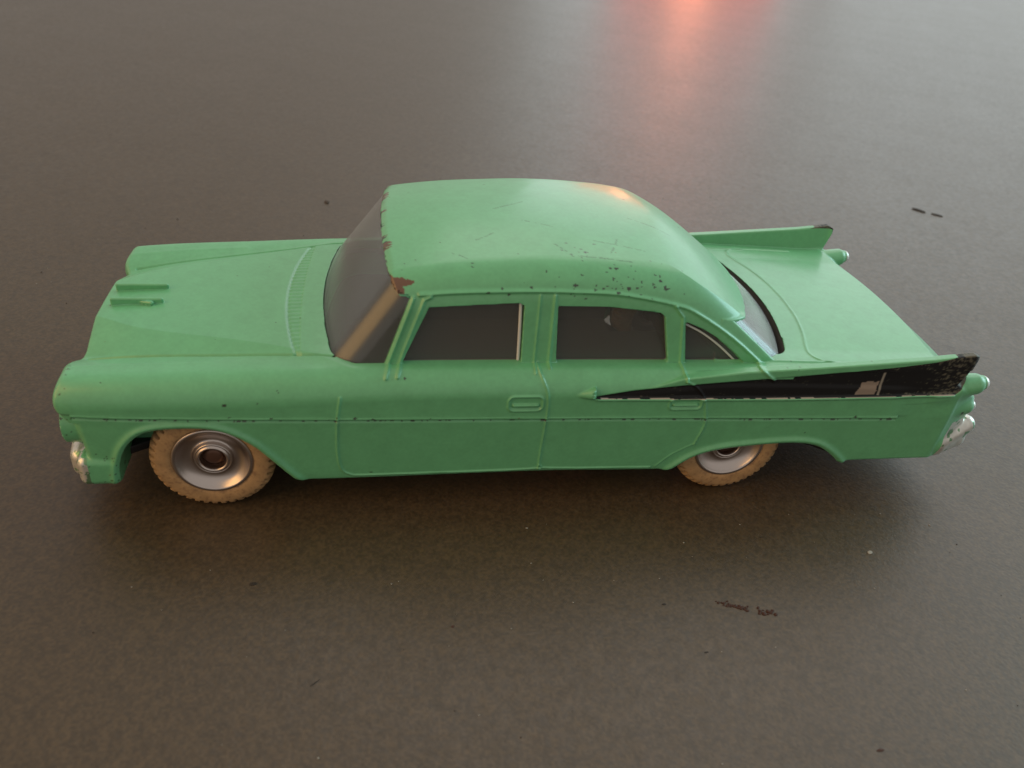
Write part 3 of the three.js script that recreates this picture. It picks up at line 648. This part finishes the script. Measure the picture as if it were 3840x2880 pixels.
const tint = tile(1024, [[330], [150], [23], [6]], 41, (v, d, i) => {
  const k = 1 + (v[0] - 0.5) * 0.3 + (v[1] - 0.5) * 0.12 + (v[2] - 0.5) * 0.02 + (v[3] - 0.5) * 0.02;
  d[i] = clamp(69 * k, 0, 255); d[i + 1] = clamp(55 * k, 0, 255); d[i + 2] = clamp(37 * k, 0, 255); d[i + 3] = 255;
});
tint.colorSpace = THREE.SRGBColorSpace;
const gloss = tile(512, [[128], [30], [7]], 71, (v, d, i) => { const h = clamp(0.5 + (v[0] - 0.5) * 0.1 + (v[1] - 0.5) * 0.02 + (v[2] - 0.5) * 0.02, 0, 1) * 255; d[i] = d[i + 1] = d[i + 2] = h; d[i + 3] = 255; });
{
  const g = new THREE.BoxGeometry(2.0, 0.03, 1.5), uv = g.attributes.uv, p = g.attributes.position;
  for (let i = 0; i < uv.count; i++) uv.setXY(i, p.getX(i), p.getZ(i) + p.getY(i));
  for (const t of [grain, tint, gloss]) t.repeat.set(1 / 0.09, 1 / 0.09);
  const m = phys({ map: tint, bumpMap: grain, bumpScale: 0.00002, roughness: 0.86, roughnessMap: gloss, specularIntensity: 1.15 });
  const t = new THREE.Mesh(g, m); t.name = 'table_top'; t.userData = { kind: 'structure', label: 'brown grey table top with a fine grained satin surface', category: 'table top' };
  t.position.set(0.15, -0.015, -0.4); t.receiveShadow = t.castShadow = true; scene.add(t);
}

// red lamp standing at the far end of the table, seen only as its blurred reflection
{
  const o = thing('red_lamp', 'glowing red glass lamp standing at the far side of the table', 'lamp');
  o.position.set(0.37, 0, -0.95); o.lookAt(-0.009, 0, 0.095);
  const red = (e, i) => std({ color: lin(0.25, 0.02, 0.01), emissive: e, emissiveIntensity: i, roughness: 0.4 });
  const base = part('base', new THREE.CylinderGeometry(0.05, 0.06, 0.03, 32), std({ color: lin(0.03, 0.03, 0.03), roughness: 0.5 }), o); base.position.y = 0.015;
  const shade = part('shade', new THREE.CylinderGeometry(0.1, 0.1, 0.09, 40, 1, true), red(lin(1, 0.085, 0.05), 3.0), o); shade.position.y = 0.077;
  const core = part('bulb', new THREE.CylinderGeometry(0.03, 0.03, 0.075, 24), red(lin(1, 0.25, 0.1), 3.6), o); core.position.set(0.0, 0.077, 0.09);
  const l = new THREE.PointLight(lin(1, 0.25, 0.12), 0.02); l.position.set(0, 0.077, 0.15); l.castShadow = true; o.add(l);
}

// ------------------------------------------------------------------ crumbs on the table
{
  const rand = rng(31);
  const crumb = (name, label, x, z, len, wid, turn, color, group) => {
    const g = new THREE.IcosahedronGeometry(0.5, 2), p = g.attributes.position, k = rand() * 50;
    for (let i = 0; i < p.count; i++) { const a = p.getX(i), b = p.getY(i), c = p.getZ(i), s = 0.75 + 0.5 * noise(a * 3 + k, b * 3, c * 3); p.setXYZ(i, a * s * len * MM, (b * s * 0.35 * wid + 0.08 * wid) * MM, c * s * wid * MM); }
    g.computeVertexNormals();
    const m = new THREE.Mesh(g, std({ color, roughness: 0.8 })); m.name = numbered(name); m.position.set(x * MM, 0, z * MM); m.rotation.y = turn; m.castShadow = m.receiveShadow = true;
    m.userData = { label, category: 'crumb' }; if (group) m.userData.group = group;
    scene.add(m); return m;
  };
  const dk = lin(0.02, 0.014, 0.01), rust = lin(0.05, 0.018, 0.01), pale = lin(0.3, 0.28, 0.24);
  crumb('crumb', 'long dark crumb behind the tail fin, left of a pair', 126.8, -83.4, 3.6, 1.3, -0.9, dk);
  crumb('crumb', 'smaller dark crumb behind the tail fin, right of a pair', 130.2, -80.6, 2.8, 1.0, -0.7, dk);
  crumb('crumb', 'single dark crumb on the table below the front wheel', -23.3, 31.2, 0.8, 0.45, 0.2, dk);
  crumb('crumb', 'faint brown crumb on the table beyond the windscreen', -20.8, -80.1, 1.1, 1.6, 0.1, lin(0.045, 0.03, 0.02));
  crumb('crumb', 'pale crumb on the table below the rear bumper', 50.7, 31.1, 0.7, 0.5, 0.4, pale);
  crumb('crumb', 'tiny dark crumb in front of the rear wheel, nearest the rusty smear', 22.0, 37.3, 0.5, 0.25, 0.1, dk);
  crumb('crumb', 'tiny brown crumb in the middle foreground below the doors', -1.9, 38.6, 0.42, 0.3, 0.6, rust);
  crumb('crumb', 'thin dark crumb lying flat below the rusty smear', 24.7, 44.0, 0.5, 0.2, 0.05, dk);
  crumb('crumb', 'brown crumb at the lower right edge of the picture', 38.0, 56.4, 0.8, 0.3, 0.1, rust);
  crumb('crumb', 'thin dark fibre lying slantwise in the left foreground', -15.9, 44.4, 1.2, 0.14, 0.7, dk);
  // scattered grit, too fine to count
  for (const [name, color, n, label] of [['dark_grit', dk, 90, 'fine dark grit scattered over the table'], ['pale_grit', pale, 110, 'fine pale dust specks scattered over the table']]) {
    const pos = [], nor = [], idx = [], one = new THREE.IcosahedronGeometry(0.5, 0), op = one.attributes.position, on = one.attributes.normal;
    for (let k = 0; k < n; k++) {
      const x = -70 + 200 * rand(), z = (rand() < 0.65 ? 22 + 38 * rand() : -30 - 70 * rand()), r = 0.06 + 0.16 * rand() * rand() + (z < 0 ? 0.08 : 0), b = pos.length / 3, st = 1 + rand();
      for (let i = 0; i < op.count; i++) { pos.push((x + op.getX(i) * r * st) * MM, (op.getY(i) * r * 0.6 + 0.25 * r) * MM, (z + op.getZ(i) * r) * MM); nor.push(on.getX(i), on.getY(i), on.getZ(i)); idx.push(b + i); }
    }
    const g = new THREE.BufferGeometry(); g.setAttribute('position', new THREE.Float32BufferAttribute(pos, 3)); g.setAttribute('normal', new THREE.Float32BufferAttribute(nor, 3)); g.setIndex(idx);
    const m = new THREE.Mesh(g, std({ color, roughness: 0.85 })); m.name = name; m.userData = { kind: 'stuff', label, category: 'grit' }; m.castShadow = m.receiveShadow = true; scene.add(m);
  }
  // a rusty smear of stuck grains: nobody could count them
  const pos = [], nor = [], idx = [];
  const one = new THREE.IcosahedronGeometry(0.5, 1), op = one.attributes.position, on = one.attributes.normal;
  for (let k = 0; k < 60; k++) {
    const t = rand(), x = 28.3 + 6.2 * t + (rand() - 0.5) * 0.8, z = 37.6 + 1.9 * t + (rand() - 0.5) * (0.5 + 0.6 * rand()), r = 0.14 + 0.22 * rand() * (0.4 + t), b = pos.length / 3;
    for (let i = 0; i < op.count; i++) { pos.push((x + op.getX(i) * r * 1.6) * MM, (op.getY(i) * r * 0.5 + 0.03) * MM, (z + op.getZ(i) * r) * MM); nor.push(on.getX(i), on.getY(i), on.getZ(i)); idx.push(b + i); }
  }
  const g = new THREE.BufferGeometry(); g.setAttribute('position', new THREE.Float32BufferAttribute(pos, 3)); g.setAttribute('normal', new THREE.Float32BufferAttribute(nor, 3)); g.setIndex(idx);
  const m = new THREE.Mesh(g, std({ color: rust, roughness: 0.85 })); m.name = 'rust_grains'; m.userData = { kind: 'stuff', label: 'smear of rusty brown grains on the table below the rear wheel', category: 'dirt' }; m.receiveShadow = true; scene.add(m);
}
scene.updateMatrixWorld(true);
renderer.render(scene, camera);
